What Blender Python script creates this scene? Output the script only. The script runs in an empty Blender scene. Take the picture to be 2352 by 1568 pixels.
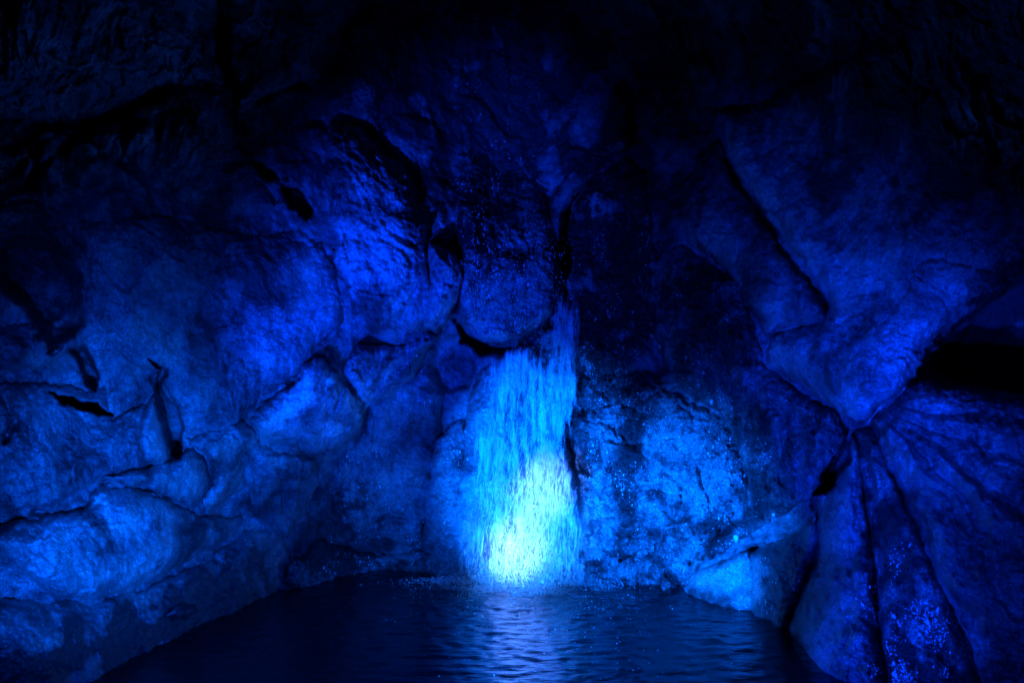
import bpy, math
import numpy as np
from math import radians

# ---------------------------------------------------------------- camera
S = bpy.context.scene
F, W, H, HOR, CH = 1846.0, 2352.0, 1568.0, 910.0, 2.2     # focal in px, frame, horizon row, eye height (m)
cam = bpy.data.cameras.new("camera"); cam_o = bpy.data.objects.new("camera", cam)
S.collection.objects.link(cam_o); S.camera = cam_o
cam.sensor_width = 36.0; cam.lens = F / W * 36.0
cam.shift_y = (HOR - H / 2) / W
cam.clip_start = 0.05; cam.clip_end = 200
cam_o.location = (0, 0, CH); cam_o.rotation_euler = (radians(90), 0, 0)

# ---------------------------------------------------------------- world (a closed night-dark cave) and view
wd = bpy.data.worlds.new("World"); S.world = wd; wd.use_nodes = True
bg = wd.node_tree.nodes["Background"]; bg.inputs[0].default_value = (0.1, 0.5, 1, 1); bg.inputs[1].default_value = 0.0018
S.view_settings.view_transform = 'Standard'; S.view_settings.look = 'None'
S.view_settings.exposure = 0.0; S.view_settings.gamma = 1.0

def P(px, py, d):
    return np.array([(px - W / 2) / F * d, d, CH - (py - HOR) / F * d])

# ---------------------------------------------------------------- unseen blue floods read off the light, plus spots added to brighten single patches
def spot(name, loc, tgt, power, col, ang, blend, size=0.06):
    l = bpy.data.lights.new(name, 'SPOT'); l.energy = power; l.color = col
    l.spot_size = radians(ang); l.spot_blend = blend; l.shadow_soft_size = size
    o = bpy.data.objects.new(name, l); S.collection.objects.link(o)
    o.location = loc
    from mathutils import Vector
    o.rotation_euler = (Vector(tgt) - Vector(loc)).to_track_quat('-Z', 'Y').to_euler()
    return o
CY = (0.14, 0.28, 1.0); AZ = (0.0, 0.10, 1.0); DB = (0.0, 0.038, 1.0)
# name, place, aimed at (a point of the rock), power, colour, cone
spot("fall_flood_lamp", (-1.6, 4.0, 0.5), P(1225, 1220, 9.8), 6500, (0.012, 0.22, 1.0), 17, 1.0)
spot("fall_foot_fill", (-1.6, 4.0, 0.48), P(1208, 1245, 9.8), 14000, CY, 9.0, 1.0)  # added narrow spot to whiten the core of the fall
spot("fall_upper_fill", (-1.6, 4.0, 0.6), P(1258, 1120, 9.9), 9000, CY, 8.5, 1.0)  # added narrow spot following the plume
spot("fall_side_fill", (-1.6, 4.0, 0.55), P(1235, 1080, 10), 14000, (0.0, 0.115, 1), 27, 1.0)  # added to light the bulk of the fall
spot("right_rock_flood_lamp", (-1.0, 3.2, 0.5), P(1590, 1190, 9.5), 12500, (0.0, 0.115, 1), 27, 1.0)
spot("left_wall_flood_lamp", (-0.4, -0.3, 0.9), P(420, 1020, 7.8), 2100, (0, .068, 1), 37, 1.0)
spot("left_boulder_fill", (-0.6, 0.9, 0.9), P(300, 1130, 7.0), 4600, AZ, 26, 1.0)  # added to brighten the lower left boulder
spot("left_rim_flood_lamp", (-2.0, 3.0, 0.7), P(690, 960, 8.8), 1800, AZ, 20, 1.0)
spot("ledge_fill", (-2.0, 3.0, 0.9), P(880, 1230, 9.9), 1900, AZ, 20, 1.0)  # added to lift the ledge that the other beams miss
spot("fan_side_fill", (-2.0, 3.0, 0.5), P(2060, 1400, 6.6), 3400, DB, 18, 1.0, .03)  # added to make the fan streaks shine
spot("prow_flood_lamp", (-0.6, 1.6, 0.4), P(1980, 925, 7.2), 3000, DB, 26, 1.0)
spot("prow_side_flood_lamp", (-0.6, 1.6, 0.45), P(1830, 850, 7.4), 1500, DB, 38, 1.0)
spot("fan_fill", (-0.6, 0.6, 0.7), P(2190, 1080, 6.8), 800, DB, 36, 1.0)  # added weak wide spot to raise the fan
spot("alcove_flood_lamp", (-2.3, 3.0, 0.6), P(920, 650, 9.6), 4200, DB, 34, 1.0)
spot("alcove_side_fill", (-2.3, 3.0, 0.65), P(1000, 800, 9.6), 1700, DB, 44, 1.0)  # added to soften the edge of the alcove beam

# ---------------------------------------------------------------- numpy noise
rng = np.random.default_rng(7)
PERM = rng.permutation(256).astype(np.int64); PERM = np.concatenate([PERM, PERM, PERM])
GR = rng.normal(size=(256, 3)); GR /= np.linalg.norm(GR, axis=1)[:, None]; GR = GR.astype(np.float32)
def hsh(i, j, k): return PERM[(PERM[(PERM[i & 255] + j) & 255] + k) & 255]
def perlin(x, y, z):
    xi = np.floor(x).astype(np.int64); yi = np.floor(y).astype(np.int64); zi = np.floor(z).astype(np.int64)
    xf = (x - xi).astype(np.float32); yf = (y - yi).astype(np.float32); zf = (z - zi).astype(np.float32)
    u = xf*xf*xf*(xf*(xf*6-15)+10); v = yf*yf*yf*(yf*(yf*6-15)+10); w = zf*zf*zf*(zf*(zf*6-15)+10)
    r = 0
    for a in (0, 1):
        for b in (0, 1):
            for c in (0, 1):
                g = GR[hsh(xi+a, yi+b, zi+c)]
                dt = g[..., 0]*(xf-a) + g[..., 1]*(yf-b) + g[..., 2]*(zf-c)
                r = r + dt * (u if a else 1-u) * (v if b else 1-v) * (w if c else 1-w)
    return r * 1.5
def fbm(p, s, o=4, gain=0.5, rid=False):
    r = 0; a = 1.0
    for i in range(o):
        f = s * 2.03**i
        n = perlin(p[0]*f + 13.1*i, p[1]*f + 7.7*i, p[2]*f + 3.3*i)
        r = r + a * ((0.35 - np.abs(n)) if rid else n); a *= gain
    return r
RV = rng.random((256, 3)).astype(np.float32); TL = rng.normal(size=(256, 3)).astype(np.float32)
def facet(p, s):
    """broken rock: every cell of a jittered lattice is a tilted plane; also the distance to the nearest cell edge"""
    x, y, z = p[0]*s, p[1]*s, p[2]*s
    xi = np.floor(x).astype(np.int64); yi = np.floor(y).astype(np.int64); zi = np.floor(z).astype(np.int64)
    d1 = np.full(x.shape, 9e9, np.float32); d2 = d1.copy(); val = np.zeros(x.shape, np.float32)
    for a in (-1, 0, 1):
        for b in (-1, 0, 1):
            for c in (-1, 0, 1):
                h = hsh(xi+a, yi+b, zi+c); o = RV[h]
                dx = x-(xi+a+o[..., 0]); dy = y-(yi+b+o[..., 1]); dz = z-(zi+c+o[..., 2])
                d = (dx*dx+dy*dy+dz*dz).astype(np.float32)
                t = TL[h]; v = (dx*t[..., 0]+dz*t[..., 2] + 0.35*t[..., 1]).astype(np.float32)
                near = d < d1
                d2 = np.where(near, d1, np.minimum(d2, d)); val = np.where(near, v, val); d1 = np.where(near, d, d1)
    return val, np.sqrt(d2) - np.sqrt(d1)
def ss(a, b, x):
    t = np.clip((x-a)/(b-a), 0, 1); return t*t*(3-2*t)

# ---------------------------------------------------------------- plan of the alcove: how far the rock lies in each direction
CP = np.array([
 (-700,1568,5.0),(-700,900,5.2),(-700,200,5.0),(-700,-500,4.2),(-300,1300,5.5),
 (0,1568,5.6),(180,1568,6.17),(280,1510,6.77),(450,1435,7.73),(650,1345,9.33),(860,1300,10.4),(1050,1318,9.95),(1290,1325,9.79),
 (1560,1345,9.33),(1640,1368,8.87),(1726,1395,8.37),(1805,1425,7.9),(1890,1510,6.8),(2050,1560,6.25),(2352,1568,5.9),
 (500,1568,7.6),(900,1500,10.2),(1300,1500,9.8),(1700,1568,8.4),
 (0,1300,6.0),(0,800,6.5),(0,300,6.5),(0,0,6.0),(400,0,7.6),(1176,-500,8.0),(300,-500,5.6),(2000,-500,5.0),
 (1176,0,11.0),(1176,400,11.4),(1180,620,10.6),(1200,900,10.7),(1130,1100,10.3),(850,1000,10.2),(1040,830,10.7),
 (1400,600,10.9),(1350,300,11.1),(1700,600,9.2),(1700,200,9.6),(1500,1000,9.8),(1750,1000,8.8),
 (1980,900,7.5),(2100,500,7.2),(2352,300,6.2),(2352,0,5.6),(1960,1060,7.6),(2300,1200,6.2),(2352,800,6.8),
 (3100,1568,4.6),(3100,900,4.8),(3100,200,4.6),(3000,-500,4.0),
 (700,600,9.0),(950,600,9.7),(400,700,8.0),(600,1000,8.7),(250,1250,6.9),(760,950,9.2),(500,300,8.2),(800,200,9.6),
 (-700,2000,4.9),(500,2000,7.2),(1200,2000,9.6),(1900,2000,6.6),(3000,2000,4.5)], float)
def _phi(r): return np.sqrt(r*r + 90.0**2)
_R = np.hypot(CP[:, None, 0]-CP[None, :, 0], CP[:, None, 1]-CP[None, :, 1])
_A = np.zeros((len(CP)+1,)*2); _A[:-1, :-1] = _phi(_R); _A[:-1, -1] = 1; _A[-1, :-1] = 1
_A[:-1, :-1] += np.eye(len(CP))*-6
_w = np.linalg.solve(_A, np.concatenate([CP[:, 2], [0]]))
def plan(px, py):
    r = np.full(px.shape, _w[-1])
    for (a, b, _), w in zip(CP, _w[:-1]): r += w*_phi(np.hypot(px-a, py-b))
    return r

def sdpoly(px, py, poly):
    """signed distance in px, positive inside"""
    q = np.array(poly, float); n = len(q); d = np.full(px.shape, 1e9); ins = np.zeros(px.shape, bool)
    for i in range(n):
        a, b = q[i], q[(i+1) % n]; e = b-a
        t = np.clip(((px-a[0])*e[0]+(py-a[1])*e[1])/(e@e), 0, 1)
        d = np.minimum(d, np.hypot(px-a[0]-t*e[0], py-a[1]-t*e[1]))
        c = (a[1] > py) != (b[1] > py)
        xx = a[0] + (py-a[1])/((b[1]-a[1]) or 1e-9)*e[0]
        ins ^= c & (px < xx)
    return np.where(ins, d, -d)
def dline(px, py, pts):
    d = np.full(px.shape, 1e9); q = np.array(pts, float)
    for a, b in zip(q[:-1], q[1:]):
        e = b-a; t = np.clip(((px-a[0])*e[0]+(py-a[1])*e[1])/(e@e), 0, 1)
        d = np.minimum(d, np.hypot(px-a[0]-t*e[0], py-a[1]-t*e[1]))
    return d

# cracks: points, half width px, depth m
CRACKS = [
 ([(232,1112),(299,1121),(334,1130),(387,1147),(443,1181)],3,.14),([(443,1181),(468,1133),(487,1087),(478,1059),(429,1024)],5,.16),
 ([(253,1209),(306,1211)],4,.12),([(331,1216),(373,1226)],4,.14),([(0,1210),(53,1184),(102,1177)],8,.2),
 ([(538,1158),(560,1164),(577,1175)],7,.3),
 ([(510,18),(504,80),(506,140),(530,180),(548,211),(527,264)],11,.4),([(594,232),(640,212),(690,200)],7,.25),
 ([(690,200),(730,225),(790,270),(850,300),(900,360)],9,.2),
 ([(67,285),(116,288),(180,285),(246,274),(316,239),(387,200)],10,.28),([(225,352),(270,372),(309,394)],7,.25),
 ([(185,300),(150,340),(90,390),(60,450)],12,.22),
 ([(510,271),(549,255)],9,.4),([(530,315),(560,345),(580,373)],5,.25),([(630,408),(650,430)],5,.2),([(714,495),(760,560),(775,600)],4,.14),
 ([(636,534),(668,534)],6,.3),
 ([(1440,339),(1403,362),(1378,390),(1326,447),(1298,492),(1291,549),(1288,610)],5,.3),
 ([(1655,252),(1690,252),(1722,240)],7,.4),([(1648,285),(1658,350),(1680,408),(1705,448),(1738,472)],8,.45),
 ([(1752,780),(1775,760),(1825,745)],5,.25),([(1300,970),(1325,962),(1345,945)],9,.25),
 ([(788,655),(840,670),(900,680),(940,700)],3,.12),([(870,500),(900,535),(945,565)],4,.16),([(1060,590),(1045,640),(1020,700),(1000,740)],4,.14),
 ([(1340,1282),(1370,1290),(1400,1300),(1430,1272)],9,.22),([(1395,1275),(1440,1262),(1462,1252)],5,.2),([(1340,1122),(1390,1118)],4,.14),
 ([(1385,1193),(1440,1184)],4,.14),([(1500,1150),(1560,1200),(1610,1250)],3,.10),([(1525,1086),(1570,1090)],3,.08),
 ([(1600,1180),(1598,1140),(1625,1115)],4,.1),
 ([(1960,795),(1985,778),(2040,770)],3,.06),([(1885,670),(1905,720),(1960,800)],3,.06),
 ([(2085,1135),(2125,1165),(2165,1270)],6,.08),([(2170,1290),(2215,1345),(2290,1470)],6,.07),
 ([(1873,1144),(1863,1186),(1828,1217),(1771,1242),(1722,1263)],9,.45),
 ([(115,740),(150,700),(180,660)],8,.25),([(85,770),(110,740),(135,690)],9,.25),([(0,900),(30,960),(20,1010)],10,.3),
 ([(690,1020),(720,1060),(735,1110)],6,.16),([(750,1135),(785,1140)],4,.12),([(800,900),(815,940),(850,960)],5,.2),
 ([(640,1080),(655,1150),(640,1230)],8,.12),([(1045,700),(1060,720)],6,.2),
 ([(260,690),(300,730)],5,.1),([(1490,880),(1530,920),(1600,900)],4,.12),([(1600,930),(1640,960),(1700,950)],4,.12),
 ([(1495,900),(1500,1000),(1490,1080)],4,.08),([(1655,1285),(1640,1310)],3,.05)]
HOLES = [  # polygon, depth m, edge px
 ([(345,825),(380,853),(366,899),(404,931),(420,987),(415,1054),(394,1047),(373,976),(355,927),(357,885),(364,850)],.55,6),
 ([(116,896),(176,918),(225,924),(257,955),(225,954),(190,940),(141,926)],.5,6),
 ([(158,804),(197,797),(225,857),(220,896),(197,874),(176,822)],.35,10),
 ([(574,368),(605,378),(634,410),(612,414)],.6,5),([(645,427),(679,434),(716,485),(709,503),(661,471)],.7,6),
 ([(1045,735),(1080,775),(1140,797),(1190,795),(1262,735),(1270,745),(1220,790),(1160,818),(1110,812),(1060,788)],.5,7),
 ([(1944,1015),(1949,1052),(1918,1107),(1891,1136),(1873,1132),(1898,1080),(1922,1045)],.9,7),
 ([(1330,985),(1375,1000),(1385,1060),(1360,1090),(1315,1090),(1305,1010)],.22,8),
 ([(1010,770),(1060,790),(1085,830),(1080,890),(1010,900),(985,850)],.25,14),
 ([(0,560),(120,560),(175,640),(180,740),(120,800),(60,700),(0,640)],.4,30),
 ([(1950,985),(2040,925),(2060,905),(2060,960),(2010,1010),(1985,1060)],.1,10)]
# calcite and algae tones mixed with painted glints, lit rims and shade: centre, radii, rotation, amount (+ paler / - darker)
STAIN_AND_LIGHT = [(1375,1200,50,110,0,.75),(1335,1290,40,40,0,.6),(1040,1190,45,130,0,.5),(1420,1310,50,20,10,.6),(1400,960,40,60,0,.3),(1540,1180,50,90,0,.3),(2300,720,130,90,-30,-1),(2260,925,170,45,0,-.8),(1130,765,60,16,10,.9),(1240,720,24,40,30,.6),(1030,630,26,50,0,.5),(1300,540,12,20,0,.7),(1410,350,40,26,-50,.6),(900,430,60,40,-30,.3),(1560,760,40,60,20,.3),(1500,830,50,50,0,.3),(130,1205,60,30,0,.6),(2280,780,150,80,0,-.8),(1700,400,26,110,-12,.7),(1800,570,24,70,-32,.8),(1870,650,24,70,-40,.7),(1770,820,26,60,10,.5),(2060,890,80,26,-38,.6),(1500,1000,24,150,0,.5),(1545,1060,18,160,0,.5),(1470,1180,26,80,0,.4),(1350,1230,30,70,0,.4),(1440,1000,30,80,0,-.5),(1520,700,24,120,0,.3),(1420,700,20,200,0,-.4),(1200,500,24,60,0,.5),(1170,560,50,60,0,.3),(1240,640,30,80,0,.4),(2250,100,350,150,0,-.7),(930,1278,60,12,-8,1.0),(1640,540,50,80,0,.6),(1585,560,30,60,0,.4),(2035,1400,18,110,-8,1.0),(2103,1465,24,60,-25,1.0),(2020,1110,10,70,-12,.7),(1175,200,120,200,0,-.7),(900,100,250,150,0,-.5),(1600,120,300,150,0,-.5),(250,1330,150,26,-15,.2),(840,900,20,60,30,.5),(720,905,70,16,-35,.8),  # fan streaks paint glints; cavity and top entries paint shade
 (350,640,90,90,0,.28),(590,755,60,45,0,.6),(300,700,150,70,10,.2),(860,560,70,150,-10,.55),(840,640,90,70,0,.35),(960,660,70,60,0,.35),(1020,660,40,90,0,.35),
 (130,1200,50,22,0,.5),(300,1190,60,60,0,.5),(330,1150,120,60,10,.3),(480,1130,60,50,-30,.2),(690,890,60,30,-35,.9),(640,960,60,22,-40,.7),(770,985,30,14,0,.7),  # boulder rim entries paint its lit upper left edge
 (900,850,80,14,-45,.6),(470,850,60,30,0,.2),(420,1030,100,60,0,.15),(360,1020,25,80,0,.3),
 (1410,650,80,260,4,-.9),(1460,430,90,150,0,-.75),(1500,760,90,100,0,-.45),(1640,680,70,90,0,-.6),(1330,560,40,140,0,-.5),(1370,860,60,60,0,-.8),
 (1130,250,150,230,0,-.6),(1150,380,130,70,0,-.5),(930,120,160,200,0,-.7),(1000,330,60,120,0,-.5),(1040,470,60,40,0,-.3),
 (1680,330,30,90,-8,.6),(1740,430,30,90,-30,.55),(1850,560,70,60,40,.6),(1950,920,90,35,10,.6),(1800,810,60,50,0,.4),(2080,760,120,70,-20,.3),
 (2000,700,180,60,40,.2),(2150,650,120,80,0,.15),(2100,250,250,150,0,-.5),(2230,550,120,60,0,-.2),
 (1400,1080,70,90,0,-.35),(1390,1290,50,22,-10,-.8),(1440,1150,30,40,30,-.5),(1540,960,70,60,0,.2),(1580,1100,110,80,0,.45),(1560,1260,50,60,0,.5),(1510,1240,60,120,0,.2),
 (1490,1300,40,40,0,-.6),(1530,1330,40,20,0,-.6),(1650,1340,100,60,0,.8),(1560,900,90,120,30,-.15),(1760,1000,120,120,0,-.2),
 (1640,1240,110,16,-38,-.4),(1640,1165,60,50,0,.5),(760,1150,80,110,0,-.25),(900,1230,80,80,0,-.2),(760,1270,120,40,0,-.5),(920,1000,60,160,0,.0),(900,830,40,25,0,-.5),
 (560,560,130,70,0,-.25),(420,480,120,50,0,-.35),(600,620,80,40,0,-.3),(250,110,100,180,15,.1),(1230,900,150,120,0,.3),(1030,1180,60,200,0,.25),
 (2200,960,90,100,20,.25),(150,1500,380,80,-20,-1),(430,1420,260,45,-22,-.7),(1900,1400,110,140,0,-.5),(2050,1350,60,220,-8,-.6),(1780,1330,60,90,0,-.5),
 (2330,1000,60,60,0,.1),(60,560,90,160,0,-.4)]

def surface_noise(p, px, py, amp, fac, fl, seed=0.0, rough=0.0):
    q = (p[0]+seed*3.1, p[1]+seed*1.7, p[2]+seed*2.3)
    wx = fbm(q, 1.1, 2); wz = fbm((q[0]+9, q[1], q[2]+5), 1.1, 2)
    r = (q[0]+.35*wx, q[1], q[2]+.35*wz)
    d = amp*0.16*fbm(q, .7, 2) + amp*0.055*fbm(r, 1.9, 6, .56) - amp*.022*fbm(r, 2.6, 3, .5, rid=True)
    f1, e1 = facet(r, 1.15); f2, e2 = facet(r, 4.3)
    d = d + fac*(0.06*f1 + 0.038*f2)
    d = d + fac*(0.05*np.exp(-(e1/.03)**2)*(perlin(q[0]*.9, q[1]*.9, q[2]*.9) > 0.1) + 0.02*np.exp(-(e2/.05)**2)*(perlin(q[0]*2.9, q[1]*.9, q[2]*2.9) > -.1))
    if fac > .7:
        f3, e3 = facet((r[0]+.1*wz, r[1], r[2]+.1*wx), 12.); d = d + fac*(.013*f3 + .010*np.exp(-(e3/.10)**2))
    if rough: d = d + rough*(.028*fbm(q, 7, 3, .62) - .016*np.abs(perlin(q[0]*17, q[1]*17, q[2]*17)))
    if fl: d = d + fl*perlin(q[0]*5.5+2*wx, q[1]*.6, q[2]*.5) + .5*fl*perlin(q[0]*13+3*wx, q[1]*.6, q[2]*1.1)
    d = d + amp*.012*fbm(r, 16, 3, .6)
    return d

def carve(px, py, d, p):
    n1 = perlin(px/38., py/38., 0*px)*9 + perlin(px/11., py/11., 0*px+3)*4
    n2 = perlin(px/38.+40, py/38., 0*px+7)*9 + perlin(px/11.+40, py/11., 0*px+9)*4
    ax, ay = px+n1, py+n2
    brk = ss(-.35, .25, perlin(px/70., py/70., 0*px+11)) * (.75+.5*perlin(px/25., py/25., 0*px+12))
    for pts, w, dep in CRACKS:
        q = np.array(pts); m = (ax > q[:, 0].min()-40) & (ax < q[:, 0].max()+40) & (ay > q[:, 1].min()-40) & (ay < q[:, 1].max()+40)
        if m.any():
            dd = dline(ax[m], ay[m], pts)
            d[m] += dep*(.95 if w > 4.5 else .8)*brk[m]*np.exp(-(dd/(w*(.5+.6*brk[m])))**2)
    for pts, dep, e in HOLES:
        q = np.array(pts); m = (ax > q[:, 0].min()-60) & (ax < q[:, 0].max()+60) & (ay > q[:, 1].min()-60) & (ay < q[:, 1].max()+60)
        if m.any():
            d[m] += dep*(1.9 if dep >= .35 else 1)*ss(-e*.7, e*.7, sdpoly(ax[m], ay[m], pts))
    return d

def stain_and_light(px, py, p):
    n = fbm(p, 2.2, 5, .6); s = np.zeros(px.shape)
    for cx, cy, rx, ry, rot, a in STAIN_AND_LIGHT:
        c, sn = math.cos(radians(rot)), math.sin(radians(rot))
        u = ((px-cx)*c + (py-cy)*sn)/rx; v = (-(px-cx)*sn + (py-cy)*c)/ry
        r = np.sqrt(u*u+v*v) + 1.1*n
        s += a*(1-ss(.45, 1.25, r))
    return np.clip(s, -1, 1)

# ---------------------------------------------------------------- materials
def nodes(m): m.use_nodes = True; return m.node_tree.nodes, m.node_tree.links
def rock_mat(name, dark, pale, rough=.42, sparkle=1.0, bump=1.0, spk=1.0, drip=0.0):
    m = bpy.data.materials.new(name); N, L = nodes(m); b = N["Principled BSDF"]
    tc = N.new("ShaderNodeTexCoord")
    def noise(s, det, r, vec=None, dist=0):
        n = N.new("ShaderNodeTexNoise"); n.inputs["Scale"].default_value = s; n.inputs["Detail"].default_value = det
        n.inputs["Roughness"].default_value = r; n.inputs["Distortion"].default_value = dist
        L.new(vec or tc.outputs["Object"], n.inputs["Vector"]); return n
    at = N.new("ShaderNodeAttribute"); at.attribute_name = "mineral_and_light"
    n1 = noise(1.6, 9, .62, dist=.4); n2 = noise(9, 8, .7)
    a1 = N.new("ShaderNodeMath"); a1.operation = 'MULTIPLY_ADD'; a1.inputs[1].default_value = 3.2; a1.inputs[2].default_value = -1.7
    L.new(n1.outputs[0], a1.inputs[0])
    a2 = N.new("ShaderNodeMath"); a2.operation = 'MULTIPLY_ADD'; a2.inputs[1].default_value = 1.15; L.new(n2.outputs[0], a2.inputs[0]); L.new(a1.outputs[0], a2.inputs[2])
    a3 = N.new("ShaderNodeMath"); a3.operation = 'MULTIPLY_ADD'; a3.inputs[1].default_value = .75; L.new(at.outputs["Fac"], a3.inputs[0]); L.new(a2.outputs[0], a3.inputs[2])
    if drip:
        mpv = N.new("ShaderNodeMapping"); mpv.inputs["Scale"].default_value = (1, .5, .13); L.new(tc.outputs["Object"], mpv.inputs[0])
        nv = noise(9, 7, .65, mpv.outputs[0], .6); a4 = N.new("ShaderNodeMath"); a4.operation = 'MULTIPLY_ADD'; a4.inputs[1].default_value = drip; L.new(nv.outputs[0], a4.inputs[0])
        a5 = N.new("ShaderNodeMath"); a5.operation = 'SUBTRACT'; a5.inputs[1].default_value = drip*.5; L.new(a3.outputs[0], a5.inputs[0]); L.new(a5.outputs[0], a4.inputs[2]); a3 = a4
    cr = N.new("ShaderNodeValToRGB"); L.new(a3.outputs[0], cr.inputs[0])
    e = cr.color_ramp.elements; e[0].position = .12; e[0].color = tuple(.3*c for c in dark)+(1,); e[1].position = 1.25 if False else 1.0; e[1].color = tuple(pale)+(1,)
    k = e.new(.38); k.color = tuple(dark)+(1,)
    k = e.new(.72); k.color = tuple(.45*c+.55*d for c, d in zip(pale, dark))+(1,)
    vn = noise(1.9, 7, .62, dist=1.1); v1 = N.new("ShaderNodeMath"); v1.operation = 'SUBTRACT'; v1.inputs[1].default_value = .5; L.new(vn.outputs[0], v1.inputs[0])
    v2 = N.new("ShaderNodeMath"); v2.operation = 'ABSOLUTE'; L.new(v1.outputs[0], v2.inputs[0])
    v3 = N.new("ShaderNodeMapRange"); v3.inputs[1].default_value = .001; v3.inputs[2].default_value = .011; v3.inputs[3].default_value = .42; v3.inputs[4].default_value = 1; L.new(v2.outputs[0], v3.inputs[0])
    sp = noise(42, 4, .75); v4 = N.new("ShaderNodeMapRange"); v4.inputs[1].default_value = .36; v4.inputs[2].default_value = .66; v4.inputs[3].default_value = max(.12, 1-.45*spk); v4.inputs[4].default_value = 1+.5*spk; L.new(sp.outputs[0], v4.inputs[0])
    v5 = N.new("ShaderNodeMath"); v5.operation = 'MULTIPLY'; L.new(v3.outputs[0], v5.inputs[0]); L.new(v4.outputs[0], v5.inputs[1])
    vm = N.new("ShaderNodeVectorMath"); vm.operation = 'SCALE'; L.new(cr.outputs[0], vm.inputs[0]); L.new(v5.outputs[0], vm.inputs["Scale"])
    L.new(vm.outputs[0], b.inputs["Base Color"])
    rr = N.new("ShaderNodeMapRange"); L.new(n2.outputs[0], rr.inputs[0]); rr.inputs[1].default_value = .35; rr.inputs[2].default_value = .65
    rr.inputs[3].default_value = rough-.17; rr.inputs[4].default_value = rough+.25; L.new(rr.outputs[0], b.inputs["Roughness"])
    b.inputs["Specular IOR Level"].default_value = .5*sparkle
    # fine grain and small pits
    f1 = noise(24, 10, .72); vo = N.new("ShaderNodeTexVoronoi"); vo.inputs["Scale"].default_value = 34; L.new(tc.outputs["Object"], vo.inputs["Vector"])
    mm = N.new("ShaderNodeMath"); mm.operation = 'MULTIPLY_ADD'; mm.inputs[1].default_value = .35; L.new(vo.outputs["Distance"], mm.inputs[0]); L.new(f1.outputs[0], mm.inputs[2])
    bp = N.new("ShaderNodeBump"); bp.inputs["Strength"].default_value = .75*bump; bp.inputs["Distance"].default_value = .035
    L.new(mm.outputs[0], bp.inputs["Height"]); L.new(bp.outputs[0], b.inputs["Normal"])
    # film of water: glints
    wet = N.new("ShaderNodeAttribute"); wet.attribute_name = "wet"
    L.new(wet.outputs["Fac"], b.inputs["Coat Weight"]); b.inputs["Coat Roughness"].default_value = .07
    f3 = noise(30, 2, .6); bp2 = N.new("ShaderNodeBump"); bp2.inputs["Strength"].default_value = 1; bp2.inputs["Distance"].default_value = .02
    L.new(f3.outputs[0], bp2.inputs["Height"]); L.new(bp.outputs[0], bp2.inputs["Normal"]); L.new(bp2.outputs[0], b.inputs["Coat Normal"])
    return m
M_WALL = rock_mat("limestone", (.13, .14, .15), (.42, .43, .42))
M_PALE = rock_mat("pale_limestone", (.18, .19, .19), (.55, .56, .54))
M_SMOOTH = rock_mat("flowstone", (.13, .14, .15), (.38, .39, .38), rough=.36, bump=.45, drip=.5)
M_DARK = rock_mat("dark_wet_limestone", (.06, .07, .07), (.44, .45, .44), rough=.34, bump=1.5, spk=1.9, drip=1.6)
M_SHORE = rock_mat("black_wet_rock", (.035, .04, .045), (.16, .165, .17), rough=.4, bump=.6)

# ---------------------------------------------------------------- rock builder
GS = 2.7
WET = [(2035,1400,26,110,1),(2100,1470,30,60,1),(1400,1180,110,170,1),(1020,1180,60,150,1),(1550,1120,90,150,.9),(1180,620,90,120,1),(1420,720,90,200,.8),(1440,1000,260,420,.9),(1160,650,140,170,.9),(1200,1100,260,300,.8),(1650,1150,240,260,.6),(2060,1400,140,200,.9),(960,900,70,120,.7),(860,1270,160,70,.9),
       (1450,650,180,250,.6),(640,1000,240,160,.2),(1650,1340,120,80,.6),(1150,250,150,250,.7),(830,1100,160,200,.4)]
def attr(me, name, v):
    a = me.attributes.new(name, 'FLOAT', 'POINT'); a.data.foreach_set("value", v.astype(np.float32))
def grid_mesh(name, PX, PY, D, keep, mat, parent=None):
    """PX, PY, D on a regular lattice -> one mesh; keep = vertices to use"""
    h, w = PX.shape
    X = (PX-W/2)/F*D; Z = CH-(PY-HOR)/F*D
    co = np.stack([X, D, Z], -1).reshape(-1, 3)
    k = keep; q = k[:-1, :-1] & k[1:, :-1] & k[:-1, 1:] & k[1:, 1:]
    idx = np.arange(h*w).reshape(h, w)
    fa = np.stack([idx[:-1, :-1][q], idx[1:, :-1][q], idx[1:, 1:][q], idx[:-1, 1:][q]], -1)
    used, inv = np.unique(fa, return_inverse=True); fa = inv.reshape(-1, 4)
    co = co[used]
    me = mesh(name, co, fa, mat)
    pxf, pyf = PX.reshape(-1)[used], PY.reshape(-1)[used]
    p = (co[:, 0], co[:, 1], co[:, 2])
    attr(me, "mineral_and_light", stain_and_light(pxf, pyf, p))
    wv = np.full(pxf.shape, .08)
    nz = fbm(p, 1.5, 3)
    for a, b, rx, ry, v in WET: wv = np.maximum(wv, v*(1-ss(.5, 1.1, np.hypot((pxf-a)/rx, (pyf-b)/ry)+.7*nz)))
    attr(me, "wet", wv)
    return me
def mesh(name, co, fa, mat, smooth=True):
    me = bpy.data.meshes.new(name); n = len(fa); k = fa.shape[1]
    me.vertices.add(len(co)); me.vertices.foreach_set("co", co.astype(np.float32).ravel())
    me.loops.add(n*k); me.loops.foreach_set("vertex_index", fa.astype(np.int32).ravel())
    me.polygons.add(n); me.polygons.foreach_set("loop_start", np.arange(0, n*k, k, dtype=np.int32))
    me.polygons.foreach_set("loop_total", np.full(n, k, np.int32))
    me.update(calc_edges=True)
    if smooth: me.polygons.foreach_set("use_smooth", np.ones(n, bool))
    me.materials.append(mat); return me
def link(name, me, parent=None, **props):
    o = bpy.data.objects.new(name, me); S.collection.objects.link(o)
    if parent: o.parent = parent
    for k, v in props.items(): o[k] = v
    return o
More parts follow.
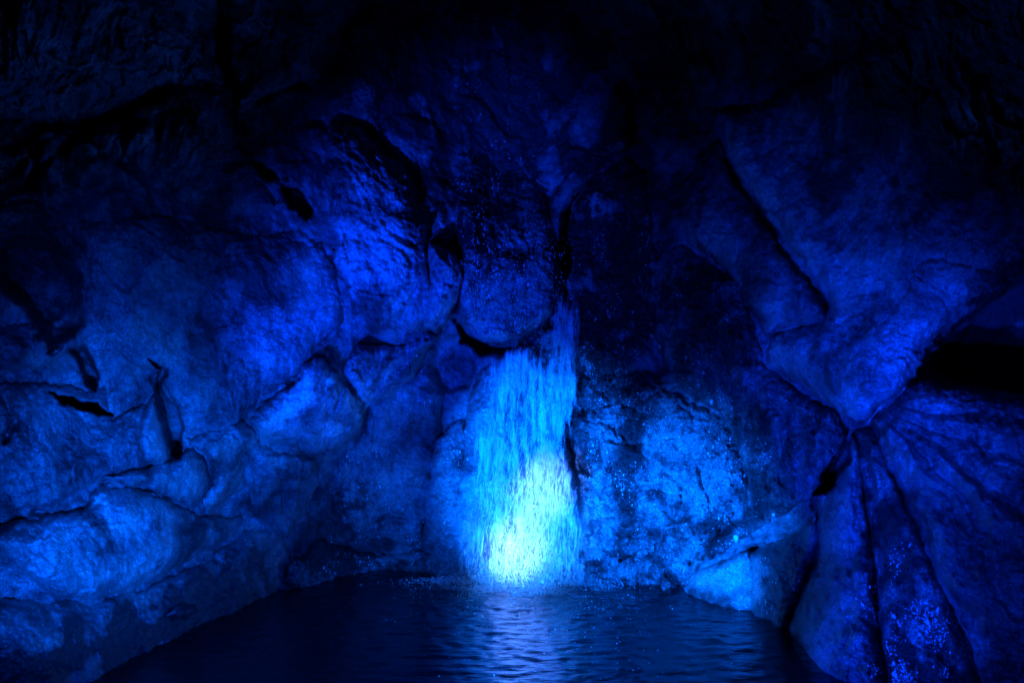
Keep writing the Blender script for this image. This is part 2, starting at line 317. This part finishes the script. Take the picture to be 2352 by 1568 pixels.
def lattice(x0, x1, y0, y1, s): return np.meshgrid(np.arange(x0, x1, s), np.arange(y0, y1, s))

# the cave wall itself
PX, PY = lattice(-700, 3100, -560, 1900, 4.4)
D0 = plan(PX, PY) + .13
def pos(PX, PY, D): return ((PX-W/2)/F*D, D, CH-(PY-HOR)/F*D)
p = pos(PX, PY, D0)
flu = np.exp(-((PX-1150)/260)**2)*(PY < 780)
D = D0 + surface_noise(p, PX, PY, 1.1, .85, 0, 0, 1.0) + .05*flu*perlin(p[0]*6, p[1]*.5, p[2]*.5)
# the dark cavity right of the prow and the slot under it
CAV = [(2125,815),(2200,745),(2300,672),(2500,560),(3000,500),(3000,960),(2352,900),(2200,885),(2135,850)]
D += 2.0*ss(-70, 10, sdpoly(PX, PY, CAV))
D = carve(PX, PY, D, p)
link("cave_wall", grid_mesh("cave_wall", PX, PY, D, np.ones(PX.shape, bool), M_WALL), kind="structure", label="dark rough limestone cave wall behind the waterfall, lit blue")

def rock(name, label, cat, poly, fwd, w, R, amp=1.0, fac=1.0, mat=M_WALL, extra=None, seed=1.0, warp=1.0, gs=GS, group=None, fl=0, carv=True, rough=0.8, parent=None, proud=False):
    fwd = max(fwd, .10)
    if not proud: R = min(R, fwd + .14); w = w*1.1
    q = np.array(poly, float)
    PX, PY = lattice(q[:, 0].min()-12, q[:, 0].max()+12, q[:, 1].min()-12, q[:, 1].max()+12, gs)
    z = 0*PX
    ax = PX + warp*(9*perlin(PX/45., PY/45., z+seed*5) + 4.5*perlin(PX/14., PY/14., z+seed*9))
    ay = PY + warp*(9*perlin(PX/45.+60, PY/45., z+seed*5) + 4.5*perlin(PX/14.+60, PY/14., z+seed*9))
    sd = sdpoly(ax, ay, poly)
    t = np.clip(sd/w, 0, 1)
    base = plan(PX, PY)
    D = base - fwd + R*(1-np.sqrt(np.clip(1-(1-t)**2, 0, 1)))
    p = pos(PX, PY, base)
    D = D + surface_noise(p, PX, PY, amp, fac, fl, 0 if not proud else seed, rough)
    if extra is not None: D = D + extra(PX, PY, p)
    if carv: D = carve(PX, PY, D, p)
    D = D + np.clip(-sd, 0, 40)*.12*1.0
    keep = sd > -2.6*gs
    me = grid_mesh(name, PX, PY, D, keep, mat)
    if parent:
        o = link(name, me, parent); o.matrix_parent_inverse = parent.matrix_world.inverted(); return o
    props = dict(label=label, category=cat)
    if group: props["group"] = group
    return link(name, me, **props)

RKG = None
# ---- left side
rock("flat_rock", "tall dark blue slab in the top left corner, left of the black vertical cleft", "rock",
     [(-300,-300),(505,-300),(500,20),(495,140),(520,200),(400,190),(316,232),(246,268),(116,280),(60,275),(-300,250)], .05, 90, .4, 1.2, .7, seed=2.2)
rock("flat_rock", "dim smooth slab right of the black vertical cleft at the top left", "rock",
     [(515,-200),(900,-200),(880,60),(900,200),(860,290),(790,262),(730,215),(690,192),(600,226),(550,250),(556,210),(520,140)], .1, 70, .4, 1.1, .6, seed=3.1)
rock("flat_rock", "dim boulder face between the two black seams on the upper left wall", "rock",
     [(195,300),(316,250),(400,205),(500,215),(530,285),(560,350),(600,420),(640,470),(590,500),(480,480),(380,460),(320,400),(230,345)], .06, 60, .3, 1.0, .6, seed=4.7)
rock("wall_rock", "broad hazy blue wall face left of centre with speckled pale patches", "rock",
     [(180,520),(280,500),(400,500),(520,530),(640,545),(740,560),(775,640),(790,740),(720,800),(690,860),(620,890),(560,960),(520,1010),(430,1000),(400,930),(360,860),(300,830),(240,760),(200,690),(190,600)], .05, 80, .35, 1.0, .45, M_WALL, seed=5.3)
rock("broken_rock", "rounded dim block at the left edge above the black slot", "rock",
     [(-200,740),(60,745),(110,735),(160,760),(185,790),(160,815),(90,850),(-200,860)], .12, 50, .3, .8, .4, M_SMOOTH, seed=6.1)
rock("broken_rock", "smooth dim block left of the dark hole, under the rounded block at the left", "rock",
     [(-250,875),(90,880),(150,885),(200,900),(240,890),(262,960),(330,930),(345,1000),(360,1060),(300,1090),(225,1110),(120,1160),(40,1175),(-250,1230)], .1, 50, .3, .9, .7, seed=7.9)
rock("flake_rock", "upright spindle-shaped pale flake beside the black crooked hole", "rock",
     [(352,905),(368,960),(388,1050),(375,1075),(330,1060),(315,1010),(322,960)], .28, 24, .3, .5, .3, M_PALE, seed=8.3, warp=.4)
def assembly(name, label, cat, at):
    o = bpy.data.objects.new(name, None); S.collection.objects.link(o); o.location = tuple(at); o["label"] = label; o["category"] = cat
    bpy.context.view_layer.update(); return o
BOUL = assembly("cracked_boulder", "big bright blue boulder at the lower left, split into blocks by thin black cracks", "boulder", P(280, 1370, 7.0))
rock("body", "big bright blue boulder at the lower left with cracked blocky faces", "boulder",
     [(-120,1225),(60,1192),(120,1180),(190,1170),(225,1110),(300,1118),(390,1140),(450,1185),(560,1190),(520,1240),(430,1290),(330,1345),(220,1378),(130,1372),(70,1335),(20,1285)], .35, 75, .5, .9, .75, M_PALE, seed=9.6, rough=.7, parent=BOUL)
rock("side_block", "jagged pale block between the cracked seam and the long boulder, lower left", "rock",
     [(430,1010),(500,985),(560,965),(590,1000),(575,1060),(560,1110),(520,1150),(475,1185),(460,1160),(485,1110),(490,1080),(470,1050)], .2, 35, .3, .9, 1.3, M_PALE, seed=10.2, parent=BOUL)
rock("top_block", "flat pale block above the long crack on the lower left", "rock",
     [(235,1100),(300,1080),(390,1060),(440,1030),(470,1060),(480,1090),(460,1135),(440,1170),(390,1140),(334,1122),(290,1113)], .27, 30, .25, .8, .7, M_PALE, seed=11.4, parent=BOUL)
rock("shore_rock", "smooth dark slab sloping down to the black water at the lower left", "rock",
     [(-400,1560),(-300,1390),(60,1370),(200,1385),(330,1352),(470,1290),(560,1220),(640,1210),(665,1280),(670,1400),(600,1480),(400,1640),(200,1800),(-400,1900)], .0, 70, .35, .9, .12, M_SMOOTH, seed=12.8)
rock("broken_rock", "small wedge of rock just above the waterline of the dark lower left slab", "rock",
     [(380,1412),(400,1392),(425,1382),(448,1385),(455,1400),(430,1418)], .2, 14, .14, .4, .5, M_WALL, seed=13.2, warp=.5)
rock("boulder", "boulder with a bright rim on its upper left edge, left of the waterfall", "boulder",
     [(693,838),(720,815),(750,825),(775,868),(805,905),(835,945),(828,990),(790,1030),(715,1042),(650,1025),(600,1000),(572,965),(610,922),(660,893),(692,875)], .36, 34, .32, .8, 1.0, M_PALE, seed=14.5, proud=True, rough=.6)
rock("broken_rock", "low broken block under the bright-rimmed boulder, left of the waterfall", "rock",
     [(570,1000),(640,1035),(720,1055),(735,1110),(700,1180),(660,1240),(610,1210),(560,1180),(575,1110)], .12, 45, .3, .9, 1.1, seed=15.1)
rock("buttress_rock", "tall bright mottled buttress left of the overhanging chute", "rock",
     [(755,285),(830,288),(865,335),(925,385),(955,430),(960,480),(985,520),(975,590),(990,650),(1000,735),(965,790),(900,800),(850,770),(810,720),(790,650),(768,600),(772,540),(755,480),(745,400)], .35, 55, .45, 1.0, 1.0, M_PALE, seed=16.4, rough=1.8)
rock("pillar_rock", "rounded cracked rib between the mottled buttress and the overhanging chute", "rock",
     [(985,560),(1015,570),(1050,585),(1060,640),(1052,690),(1020,740),(1000,765),(975,750),(978,700),(990,650)], .55, 25, .3, .6, .9, M_PALE, seed=17.6, warp=.6, rough=1.5)
rock("ramp_rock", "slanting bright ramp of rock under the mottled buttress", "rock",
     [(975,755),(1005,768),(975,815),(950,870),(900,905),(845,925),(805,890),(790,845),(820,790),(870,800),(930,790)], .42, 30, .35, .8, 1.1, M_WALL, seed=18.9, rough=1.8)
rock("wall_rock", "smooth dark blue panel between the bright-rimmed boulder and the fall", "rock",
     [(850,930),(905,905),(950,875),(985,830),(1020,900),(1010,1000),(990,1100),(975,1200),(960,1260),(880,1240),(790,1220),(760,1130),(780,1060),(840,990)], .02, 60, .25, .8, .12, M_SMOOTH, seed=19.3)
rock("ledge_rock", "low dark ledge at the waterline left of the fall, wet and glittering", "rock",
     [(660,1290),(740,1240),(800,1260),(860,1275),(960,1262),(1040,1275),(1060,1340),(900,1380),(700,1380),(640,1360)], .25, 40, .3, 1.0, 1.0, M_DARK, seed=20.2)
# ---- centre
rock("overhanging_chute", "overhanging lip of wet rock in the centre with water dripping off it", "rock",
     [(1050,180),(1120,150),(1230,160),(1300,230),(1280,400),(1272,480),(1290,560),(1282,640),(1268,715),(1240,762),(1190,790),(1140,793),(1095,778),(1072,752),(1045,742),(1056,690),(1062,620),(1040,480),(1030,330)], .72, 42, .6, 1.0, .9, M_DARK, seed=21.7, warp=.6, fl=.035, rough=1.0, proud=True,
     extra=lambda PX, PY, p: .95*ss(640, 300, PY))
rock("flat_rock", "narrow lit slab above the slanting black seam, right of the chute top", "rock",
     [(1405,200),(1438,225),(1444,338),(1378,386),(1326,443),(1298,488),(1286,570),(1262,500),(1275,440),(1330,375),(1375,320)], .45, 22, .3, .8, .8, seed=22.1, warp=.6)
rock("streaked_rock", "dark vertically streaked column of wet rock right of the chute", "rock",
     [(1300,500),(1330,452),(1380,398),(1440,350),(1480,400),(1500,520),(1520,640),(1500,760),(1440,850),(1350,880),(1320,840),(1318,760),(1300,680),(1292,600)], .1, 55, .4, .9, .4, M_DARK, seed=23.3, fl=.04, rough=1.6)
rock("bulging_rock", "bulging wet rock the bright waterfall runs down", "rock",
     [(1100,845),(1140,815),(1200,808),(1280,800),(1318,860),(1322,960),(1300,1010),(1318,1090),(1340,1180),(1345,1340),(1300,1400),(1020,1400),(1000,1330),(1020,1230),(1045,1120),(1062,1010),(1072,930)], .25, 45, .4, 1.0, .8, M_PALE, seed=24.8, fl=.03)
rock("apron_rock", "knobbly blue apron of rock along the left side of the waterfall", "rock",
     [(1000,1000),(1040,975),(1068,960),(1075,1060),(1060,1180),(1045,1330),(980,1340),(965,1240),(975,1120)], .15, 35, .3, 1.2, .5, M_WALL, seed=25.2, rough=1.4)
# ---- right side
rock("wall_rock", "bright glittering cracked rock face at the waterline right of the waterfall", "rock",
     [(1330,870),(1400,860),(1480,850),(1560,900),(1660,960),(1700,1040),(1720,1120),(1690,1190),(1640,1240),(1590,1290),(1560,1345),(1560,1420),(1280,1420),(1300,1330),(1325,1200),(1322,1100),(1310,1010)], .16, 60, .3, 1.5, 1.35, M_DARK, seed=26.6, rough=3.2)
rock("wall_rock", "dark pitted rock face under the right-hand prow", "rock",
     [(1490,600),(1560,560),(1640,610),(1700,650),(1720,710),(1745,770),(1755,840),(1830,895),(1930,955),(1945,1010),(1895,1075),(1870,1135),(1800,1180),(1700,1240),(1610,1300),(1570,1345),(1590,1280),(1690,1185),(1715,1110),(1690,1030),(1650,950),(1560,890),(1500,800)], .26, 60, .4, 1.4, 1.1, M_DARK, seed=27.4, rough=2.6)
rock("flat_rock", "dim blue slab tucked behind the left edge of the hanging prow", "rock",
     [(1600,370),(1652,320),(1680,420),(1740,490),(1800,590),(1880,680),(1900,740),(1850,750),(1765,772),(1742,742),(1712,700),(1700,645),(1640,603),(1590,568),(1552,500),(1565,430)], .45, 40, .4, 1.0, .8, seed=28.5)
rock("hanging_prow", "huge blue overhanging prow of rock at the right, tapering down to a point", "rock",
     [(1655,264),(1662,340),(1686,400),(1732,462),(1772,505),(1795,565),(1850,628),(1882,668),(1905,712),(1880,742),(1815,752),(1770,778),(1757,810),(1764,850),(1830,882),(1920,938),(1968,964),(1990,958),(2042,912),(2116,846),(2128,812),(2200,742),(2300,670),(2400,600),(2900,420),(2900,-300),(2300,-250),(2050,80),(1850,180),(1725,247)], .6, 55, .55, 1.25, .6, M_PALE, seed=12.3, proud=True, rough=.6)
rock("wedge_rock", "small bright cyan wedge of rock at the waterline right of the fall", "rock",
     [(1571,1351),(1600,1312),(1650,1290),(1722,1262),(1735,1333),(1732,1440),(1600,1440)], .22, 22, .2, .9, .6, M_PALE, seed=30.4, warp=.5)
rock("fluted_rock", "dark vertically fluted rock between the bright wedge and the fan", "rock",
     [(1722,1268),(1780,1245),(1835,1222),(1872,1180),(1885,1250),(1850,1330),(1815,1430),(1800,1480),(1722,1480)], .3, 26, .3, .7, .2, M_SMOOTH, seed=31.2, warp=.5, fl=.05)
def pleat(a0, k, amp, ph=0.0):
    def f(PX, PY, p):
        ang = np.arctan2(PX-1962, np.maximum(PY-900, 20)) + .10*perlin(PX/130., PY/130., 0*PX+2) + .03*perlin(PX/40., PY/40., 0*PX+5)
        r = np.hypot(PX-1962, PY-900)
        a = np.abs(perlin(k*.36*ang, r/420.+ph, 0*PX+ph)) + .18*np.abs(perlin(k*1.1*ang, r/260.+ph, 0*PX+ph+6))
        return 1.5*amp*ss(20, 260, r)*(.3-a) + .02*perlin(PX/16., PY/30., 0*PX+8)
    return f
FAN = assembly("flowstone_fan", "broad fan of pleated wet flowstone spreading from a point down to the water, lower right", "flowstone", P(2060, 1560, 6.2))
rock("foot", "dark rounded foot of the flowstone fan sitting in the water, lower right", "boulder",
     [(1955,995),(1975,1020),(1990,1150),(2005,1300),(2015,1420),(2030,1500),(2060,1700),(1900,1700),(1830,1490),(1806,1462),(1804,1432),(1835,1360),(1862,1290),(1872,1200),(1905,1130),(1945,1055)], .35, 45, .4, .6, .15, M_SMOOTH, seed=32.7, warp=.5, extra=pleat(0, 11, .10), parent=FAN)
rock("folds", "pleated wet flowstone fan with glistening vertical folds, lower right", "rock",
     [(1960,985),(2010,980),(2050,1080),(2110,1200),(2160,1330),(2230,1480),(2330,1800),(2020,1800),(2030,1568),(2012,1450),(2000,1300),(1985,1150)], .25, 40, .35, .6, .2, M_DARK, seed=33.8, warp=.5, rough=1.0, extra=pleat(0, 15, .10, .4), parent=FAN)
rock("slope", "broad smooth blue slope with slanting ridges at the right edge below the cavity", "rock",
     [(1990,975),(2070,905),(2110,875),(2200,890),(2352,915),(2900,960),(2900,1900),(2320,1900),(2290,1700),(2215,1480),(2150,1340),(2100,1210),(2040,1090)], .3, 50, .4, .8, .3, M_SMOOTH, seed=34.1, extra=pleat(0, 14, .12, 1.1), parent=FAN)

# ---------------------------------------------------------------- pool
def water_mat():
    m = bpy.data.materials.new("dark_pool_water"); N, L = nodes(m); b = N["Principled BSDF"]
    b.inputs["IOR"].default_value = 1.33; b.inputs["Specular IOR Level"].default_value = .32; b.inputs["Roughness"].default_value = .05
    at = N.new("ShaderNodeAttribute"); at.attribute_name = "foam"
    tc = N.new("ShaderNodeTexCoord"); n = N.new("ShaderNodeTexNoise"); n.inputs["Scale"].default_value = 9; n.inputs["Detail"].default_value = 8; n.inputs["Roughness"].default_value = .7
    mp = N.new("ShaderNodeMapping"); mp.inputs["Scale"].default_value = (.5, 1.6, 1); L.new(tc.outputs["Object"], mp.inputs[0]); L.new(mp.outputs[0], n.inputs[0])
    ad = N.new("ShaderNodeMath"); ad.operation = 'MULTIPLY_ADD'; ad.inputs[1].default_value = 1.5; ad.inputs[2].default_value = -.92; L.new(n.outputs[0], ad.inputs[0])
    a2 = N.new("ShaderNodeMath"); a2.operation = 'ADD'; a2.use_clamp = True; L.new(ad.outputs[0], a2.inputs[0]); L.new(at.outputs["Fac"], a2.inputs[1])
    mx = N.new("ShaderNodeMix"); mx.data_type = 'RGBA'; mx.inputs[6].default_value = (.004, .010, .014, 1); mx.inputs[7].default_value = (.7, .75, .75, 1)
    L.new(a2.outputs[0], mx.inputs[0]); L.new(mx.outputs[2], b.inputs["Base Color"])
    r = N.new("ShaderNodeMapRange"); L.new(a2.outputs[0], r.inputs[0]); r.inputs[3].default_value = .11; r.inputs[4].default_value = .6; L.new(r.outputs[0], b.inputs["Roughness"])
    n2 = N.new("ShaderNodeTexNoise"); n2.inputs["Scale"].default_value = 14; n2.inputs["Detail"].default_value = 6; L.new(mp.outputs[0], n2.inputs[0])
    bp = N.new("ShaderNodeBump"); bp.inputs["Strength"].default_value = .35; bp.inputs["Distance"].default_value = .02; L.new(n2.outputs[0], bp.inputs["Height"]); L.new(bp.outputs[0], b.inputs["Normal"])
    return m
gx, gy = np.meshgrid(np.arange(-7, 7, .03), np.arange(.3, 12.5, .03))
fx, fy = P(1200, 1325, 9.8)[:2]
rr = np.hypot((gx-fx)*.8, gy-fy)
z0 = 0*gx
near = np.exp(-rr/2.6)
wav = (.018*near+.003)*fbm((gx*1.0+.4*perlin(gx, gy, z0+3), gy*1.5, z0), 5.0, 4, .62) + .005*near*np.sin(rr*26+7*perlin(gx*1.4, gy*1.4, z0)) + .03*np.exp(-rr/.7)*fbm((gx, gy, z0+5), 6, 3, .6)
wco = np.stack([gx, gy, wav], -1).reshape(-1, 3)
h_, w_ = gx.shape; ii = np.arange(h_*w_).reshape(h_, w_)
wf = np.stack([ii[:-1, :-1], ii[:-1, 1:], ii[1:, 1:], ii[1:, :-1]], -1).reshape(-1, 4)
me = mesh("water", wco, wf, water_mat())
r2_ = np.hypot((gx-fx)*.75, gy-fy+.55)
foam = .9*np.exp(-(rr/.6)**2) + .42*np.exp(-(r2_/.85)**2)*(.7+1.3*perlin(gx*2.2, gy*3, z0+2))
attr(me, "foam", foam.ravel())
link("water", me, kind="structure", label="dark rippled pool reflecting the blue waterfall")

# ---------------------------------------------------------------- waterfall
def fall_mat(name, sheet):
    m = bpy.data.materials.new(name); N, L = nodes(m); b = N["Principled BSDF"]
    b.inputs["Base Color"].default_value = (.86, .9, .9, 1); b.inputs["Roughness"].default_value = .3
    b.inputs["Subsurface Weight"].default_value = 0
    if sheet:
        at = N.new("ShaderNodeAttribute"); at.attribute_name = "thick"; tc = N.new("ShaderNodeTexCoord")
        mp = N.new("ShaderNodeMapping"); mp.inputs["Scale"].default_value = (1, .3, .12); L.new(tc.outputs["Object"], mp.inputs[0])
        n = N.new("ShaderNodeTexNoise"); n.inputs["Scale"].default_value = 17; n.inputs["Detail"].default_value = 9; n.inputs["Roughness"].default_value = .68; n.inputs["Distortion"].default_value = .5; L.new(mp.outputs[0], n.inputs[0])
        a = N.new("ShaderNodeMath"); a.operation = 'MULTIPLY_ADD'; a.inputs[1].default_value = 3.8; a.inputs[2].default_value = -1.95; L.new(n.outputs[0], a.inputs[0])
        c = N.new("ShaderNodeMath"); c.operation = 'MULTIPLY_ADD'; c.inputs[1].default_value = 1.25; L.new(at.outputs["Fac"], c.inputs[0]); L.new(a.outputs[0], c.inputs[2]); c.use_clamp = True
        e = N.new("ShaderNodeMath"); e.operation = 'MULTIPLY'; L.new(c.outputs[0], e.inputs[0])
        q = N.new("ShaderNodeMath"); q.operation = 'MULTIPLY'; q.inputs[1].default_value = 6; q.use_clamp = True; L.new(at.outputs["Fac"], q.inputs[0]); L.new(q.outputs[0], e.inputs[1])
        L.new(e.outputs[0], b.inputs["Alpha"])
        n2 = N.new("ShaderNodeTexNoise"); n2.inputs["Scale"].default_value = 40; n2.inputs["Detail"].default_value = 6; L.new(mp.outputs[0], n2.inputs[0])
        bp = N.new("ShaderNodeBump"); bp.inputs["Strength"].default_value = .8; bp.inputs["Distance"].default_value = .03; L.new(n2.outputs[0], bp.inputs["Height"]); L.new(bp.outputs[0], b.inputs["Normal"])
    return m
M_SHEET = fall_mat("running_white_water", True); M_DROP = fall_mat("white_water_drops", False)
root = bpy.data.objects.new("waterfall", None); S.collection.objects.link(root)
root.location = tuple(P(1200, 1325, 9.79)); root["label"] = "bright blue-white waterfall pouring down the rock into the pool"; root["category"] = "waterfall"
def into(o): o.parent = root; o.matrix_parent_inverse = root.matrix_world.inverted(); return o
bpy.context.view_layer.update()
# how much white water passes each point (thin film at the top, torrent at the foot)
def thick(px, py):
    z = 0*px
    n = fbm((px/60., py/200., z), 1, 3); n2 = fbm((px/22., py/70., z+4), 1, 4, .6); n3 = fbm((px/90., py/130., z+9), 1, 3)
    l = np.interp(py, [800, 830, 870, 950, 1100, 1250, 1330], [1150, 1128, 1106, 1090, 1075, 1055, 1040]) + 14*n + 8*n2
    r = np.interp(py, [660, 760, 960, 1000, 1080, 1180, 1330], [1305, 1328, 1322, 1298, 1308, 1335, 1350]) + 9*n + 5*n2
    body = ss(-12, 60, px-l)*ss(-5, 24, r-px)*ss(800, 860, py + 35*n3 + 15*n2)
    t = body*np.interp(py, [800, 950, 1150, 1320], [.44, .44, .36, .32])*(1 + .9*n3 + .5*n2)
    side = ss(0, 26, px-(1262+16*n))*ss(0, 26, 1334+8*n-px)*ss(640, 780, py)*ss(1010, 860, py)*(.42+.35*n2)
    c = np.interp(py, [940, 1000, 1100, 1160, 1230, 1320], [1262, 1250, 1262, 1262, 1205, 1170]) + 14*n
    wd_ = np.interp(py, [940, 1000, 1100, 1200, 1320], [12, 24, 40, 50, 36])
    core = np.exp(-((px-c)/wd_)**2)*ss(900, 1010, py)*np.interp(py, [900, 1080, 1200, 1330], [.35, .5, .75, .7])*(1+1.3*n2)
    c2 = np.exp(-(((px-1250)/24)**2))*ss(1200, 1280, py)*.5
    return np.clip(np.maximum(t, side) + (core + c2)*body, 0, 1.3)
PX, PY = lattice(1000, 1350, 640, 1345, 2.3)
base = plan(PX, PY); pp = pos(PX, PY, base)
D = base-.34 + surface_noise(pp, PX, PY, 1.0, .5, .03, 24.8)*.8 - .10*ss(1000, 1330, PY) - .02*fbm((pp[0]*8, pp[1], pp[2]*2), 1, 3)
D = np.where(PY < 850, D-.15*ss(0, 150, 850-PY)*ss(1240, 1300, PX), D)
T = thick(PX, PY)
me = grid_mesh("water_sheet", PX, PY, D, T > .015, M_SHEET)
h_ = T > .015
# thickness per used vertex
def resample(me, fn):
    co = np.empty(len(me.vertices)*3, np.float32); me.vertices.foreach_get("co", co); co = co.reshape(-1, 3)
    px = co[:, 0]/co[:, 1]*F + W/2; py = HOR - (co[:, 2]-CH)/co[:, 1]*F
    return fn(px, py)
attr(me, "thick", resample(me, thick))
into(link("water_sheet", me))

def slivers(pts, dirs, wid, name, mat):
    """elongated drops: six-vertex spindles"""
    n = len(pts); d = dirs; side = np.cross(d/np.linalg.norm(d, axis=1)[:, None], np.array([0, 1., 0])); side /= np.linalg.norm(side, axis=1)[:, None]
    dep = np.tile([0, 1., 0], (n, 1))
    w = wid[:, None]
    v = np.stack([pts+d, pts+side*w, pts+dep*w, pts-side*w, pts-dep*w, pts-d], 1).reshape(-1, 3)
    t = np.array([(0,1,2),(0,2,3),(0,3,4),(0,4,1),(5,2,1),(5,3,2),(5,4,3),(5,1,4)])
    f = (np.arange(n)[:, None, None]*6 + t[None]).reshape(-1, 3)
    return mesh(name, v, f, mat)
N_ = 60000
cx = rng.uniform(1000, 1345, N_); cy = rng.uniform(650, 1335, N_)
k = rng.random(N_) < np.clip((thick(cx, cy)-.2)*.5, .02*(thick(cx, cy) > .08), .5); cx, cy = cx[k], cy[k]; n = len(cx)
dd = plan(cx, cy) - .36 - rng.random(n)**2*.28 - .1*ss(1000, 1330, cy)
pts = P(cx, cy, dd).T
ln = rng.lognormal(-2.9, .8, n)*.9; sl = (1 if True else 0)*rng.normal(.12, .12, n)
dirs = np.stack([ln*sl, -ln*.1, ln], 1)
into(link("falling_streaks", slivers(pts, dirs, rng.uniform(.0010, .0036, n), "falling_streaks", M_DROP), kind="stuff"))
# foam and splash at the foot
n = 30000
a = rng.normal(0, 1, n); ht = rng.exponential(.09, n)*np.exp(-(a/1.6)**2)
wx_ = fx + a*.42 + .02; wy_ = fy - .15 - np.abs(rng.normal(0, .16, n)) + .1*rng.random(n)
pts = np.stack([wx_, wy_, ht*(1+.8*perlin(wx_*3, wy_*3, 0*wx_)) + .004], 1)
ln = rng.lognormal(-5.0, .5, n)
m_ = 26000
fwd_ = rng.exponential(.42, m_); wx2 = fx + .03 + rng.normal(0, .33, m_)*(1+.5*fwd_); wy2 = fy - .2 - fwd_
kk = rng.random(m_) < np.clip(.35 + 1.6*perlin(wx2*2.4, wy2*4.5, 0*wx2+21), 0, 1)
p2 = np.stack([wx2, wy2, rng.exponential(.010, m_)*np.exp(-fwd_)], 1)[kk]; l2 = rng.lognormal(-5.3, .45, len(p2))*np.exp(-.35*fwd_[kk])
pts = np.concatenate([pts, p2]); ln = np.concatenate([ln, l2])
into(link("splash_foam", slivers(pts, np.stack([0*ln, 0*ln, ln], 1), ln*.8, "splash_foam", M_DROP), kind="stuff"))

# white specks on the wet rock, standing in for its glints
bp_, bn_ = [], []
for o in [o for o in S.objects if o.type == 'MESH' and o.data.attributes.get("wet") and o.name != "water_sheet"]:
    m_ = o.data; k_ = len(m_.vertices); wv = np.empty(k_, np.float32); m_.attributes["wet"].data.foreach_get("value", wv)
    c_ = np.empty(k_*3, np.float32); m_.vertices.foreach_get("co", c_); c_ = c_.reshape(-1, 3)
    n_ = np.empty(k_*3, np.float32); m_.vertex_normals.foreach_get("vector", n_); n_ = n_.reshape(-1, 3)
    cl = fbm((c_[:, 0], c_[:, 1], c_[:, 2]), 3.0, 3, .7)
    pr = np.clip((wv-.25), 0, 1)*np.clip(cl+.05, 0, 1)*1.7*(np.abs(n_[:, 1]) > .25)
    s_ = rng.random(k_) < pr; bp_.append(c_[s_]); bn_.append(n_[s_])
bp_ = np.concatenate(bp_).astype(float); bn_ = np.concatenate(bn_); bn_ = bn_*np.where(bn_[:, 1:2] > 0, -1, 1)
n = len(bp_); sz = rng.lognormal(-5.95, .65, n)
me = slivers(bp_ + bn_*.003, np.stack([0*sz, 0*sz, sz*rng.uniform(1, 2.4, n)], 1), sz, "glint_specks", M_DROP)
link("glint_specks", me, kind="stuff", label="tiny white specks standing in for glints on the wet rock around the waterfall", category="water drops")
print("glint specks", n)

# drips off the chute: a few strings of drops
dr = []
for sx, y0, y1, n in ((1150, 560, 790, 60), (1130, 560, 790, 90), (1090, 520, 740, 90), (1180, 520, 780, 90), (1232, 500, 700, 90), (1262, 560, 800, 120), (1240, 730, 820, 60), (1100, 470, 560, 40), (1285, 540, 700, 50), (1090, 600, 760, 60), (1200, 640, 790, 50), (1215, 130, 420, 30), (1160, 60, 330, 26), (1240, 200, 420, 20)):
    for i in range(n):
        y = rng.uniform(y0, y1); dr.append((sx + rng.normal(0, 14), y))
dr = np.array(dr); dd = plan(dr[:, 0], dr[:, 1]) - 1.0
pts = P(dr[:, 0], dr[:, 1], dd).T; n = len(pts); ln = rng.lognormal(-4.6, .6, n)
me = slivers(pts, np.stack([0*ln, 0*ln, ln], 1), rng.uniform(.002, .0055, n), "dripping_water", M_DROP)
link("dripping_water", me, kind="stuff", label="strings of bright water drops falling off the central overhang", category="water drops")
# spray specks drifting over the pool and rock
n = 900
cx = rng.normal(1270, 230, n); cy = rng.uniform(820, 1566, n); dd = rng.uniform(4.5, 9.0, n)
lim = 2.1*F/np.maximum(cy-HOR, 60); dd = np.minimum(dd, lim)
k = (cx > 600) & (cx < 1750); pts = P(cx[k], cy[k], dd[k]).T; n = len(pts); ln = rng.lognormal(-6.2, .5, n)*(pts[:, 1]/8)**1.5
me = slivers(pts, np.stack([0*ln, 0*ln, ln*1.3], 1), ln, "spray_specks", M_DROP)
link("spray_specks", me, kind="stuff", label="tiny bright specks of spray floating over the pool", category="spray")
print("verts", sum(len(o.data.vertices) for o in S.objects if o.type == 'MESH'))

# thin mist hanging round the foot of the fall
bm_ = np.array([P(900, 1325, 9.6), ])[0]
import bmesh
b_ = bmesh.new(); bmesh.ops.create_uvsphere(b_, u_segments=32, v_segments=16, radius=1.0)
me = bpy.data.meshes.new("mist"); b_.to_mesh(me); b_.free()
mo = bpy.data.objects.new("mist", me); S.collection.objects.link(mo)
mo.location = tuple(P(1215, 1240, 9.45)); mo.scale = (1.35, .55, 1.15)
mo["kind"] = "stuff"; mo["label"] = "faint mist of spray around the foot of the waterfall"; mo["category"] = "mist"
mm_ = bpy.data.materials.new("spray_mist"); N, L = nodes(mm_); N.remove(N["Principled BSDF"])
pv = N.new("ShaderNodeVolumePrincipled"); pv.inputs["Color"].default_value = (.95, .95, .95, 1)
tc = N.new("ShaderNodeTexCoord"); ln_ = N.new("ShaderNodeVectorMath"); ln_.operation = 'LENGTH'; L.new(tc.outputs["Object"], ln_.inputs[0])
mr = N.new("ShaderNodeMapRange"); mr.interpolation_type = 'SMOOTHSTEP'; mr.inputs[1].default_value = 1; mr.inputs[2].default_value = .1; mr.inputs[3].default_value = 0; mr.inputs[4].default_value = .4
L.new(ln_.outputs["Value"], mr.inputs[0]); L.new(mr.outputs[0], pv.inputs["Density"]); L.new(pv.outputs[0], N["Material Output"].inputs["Volume"])
me.materials.append(mm_)
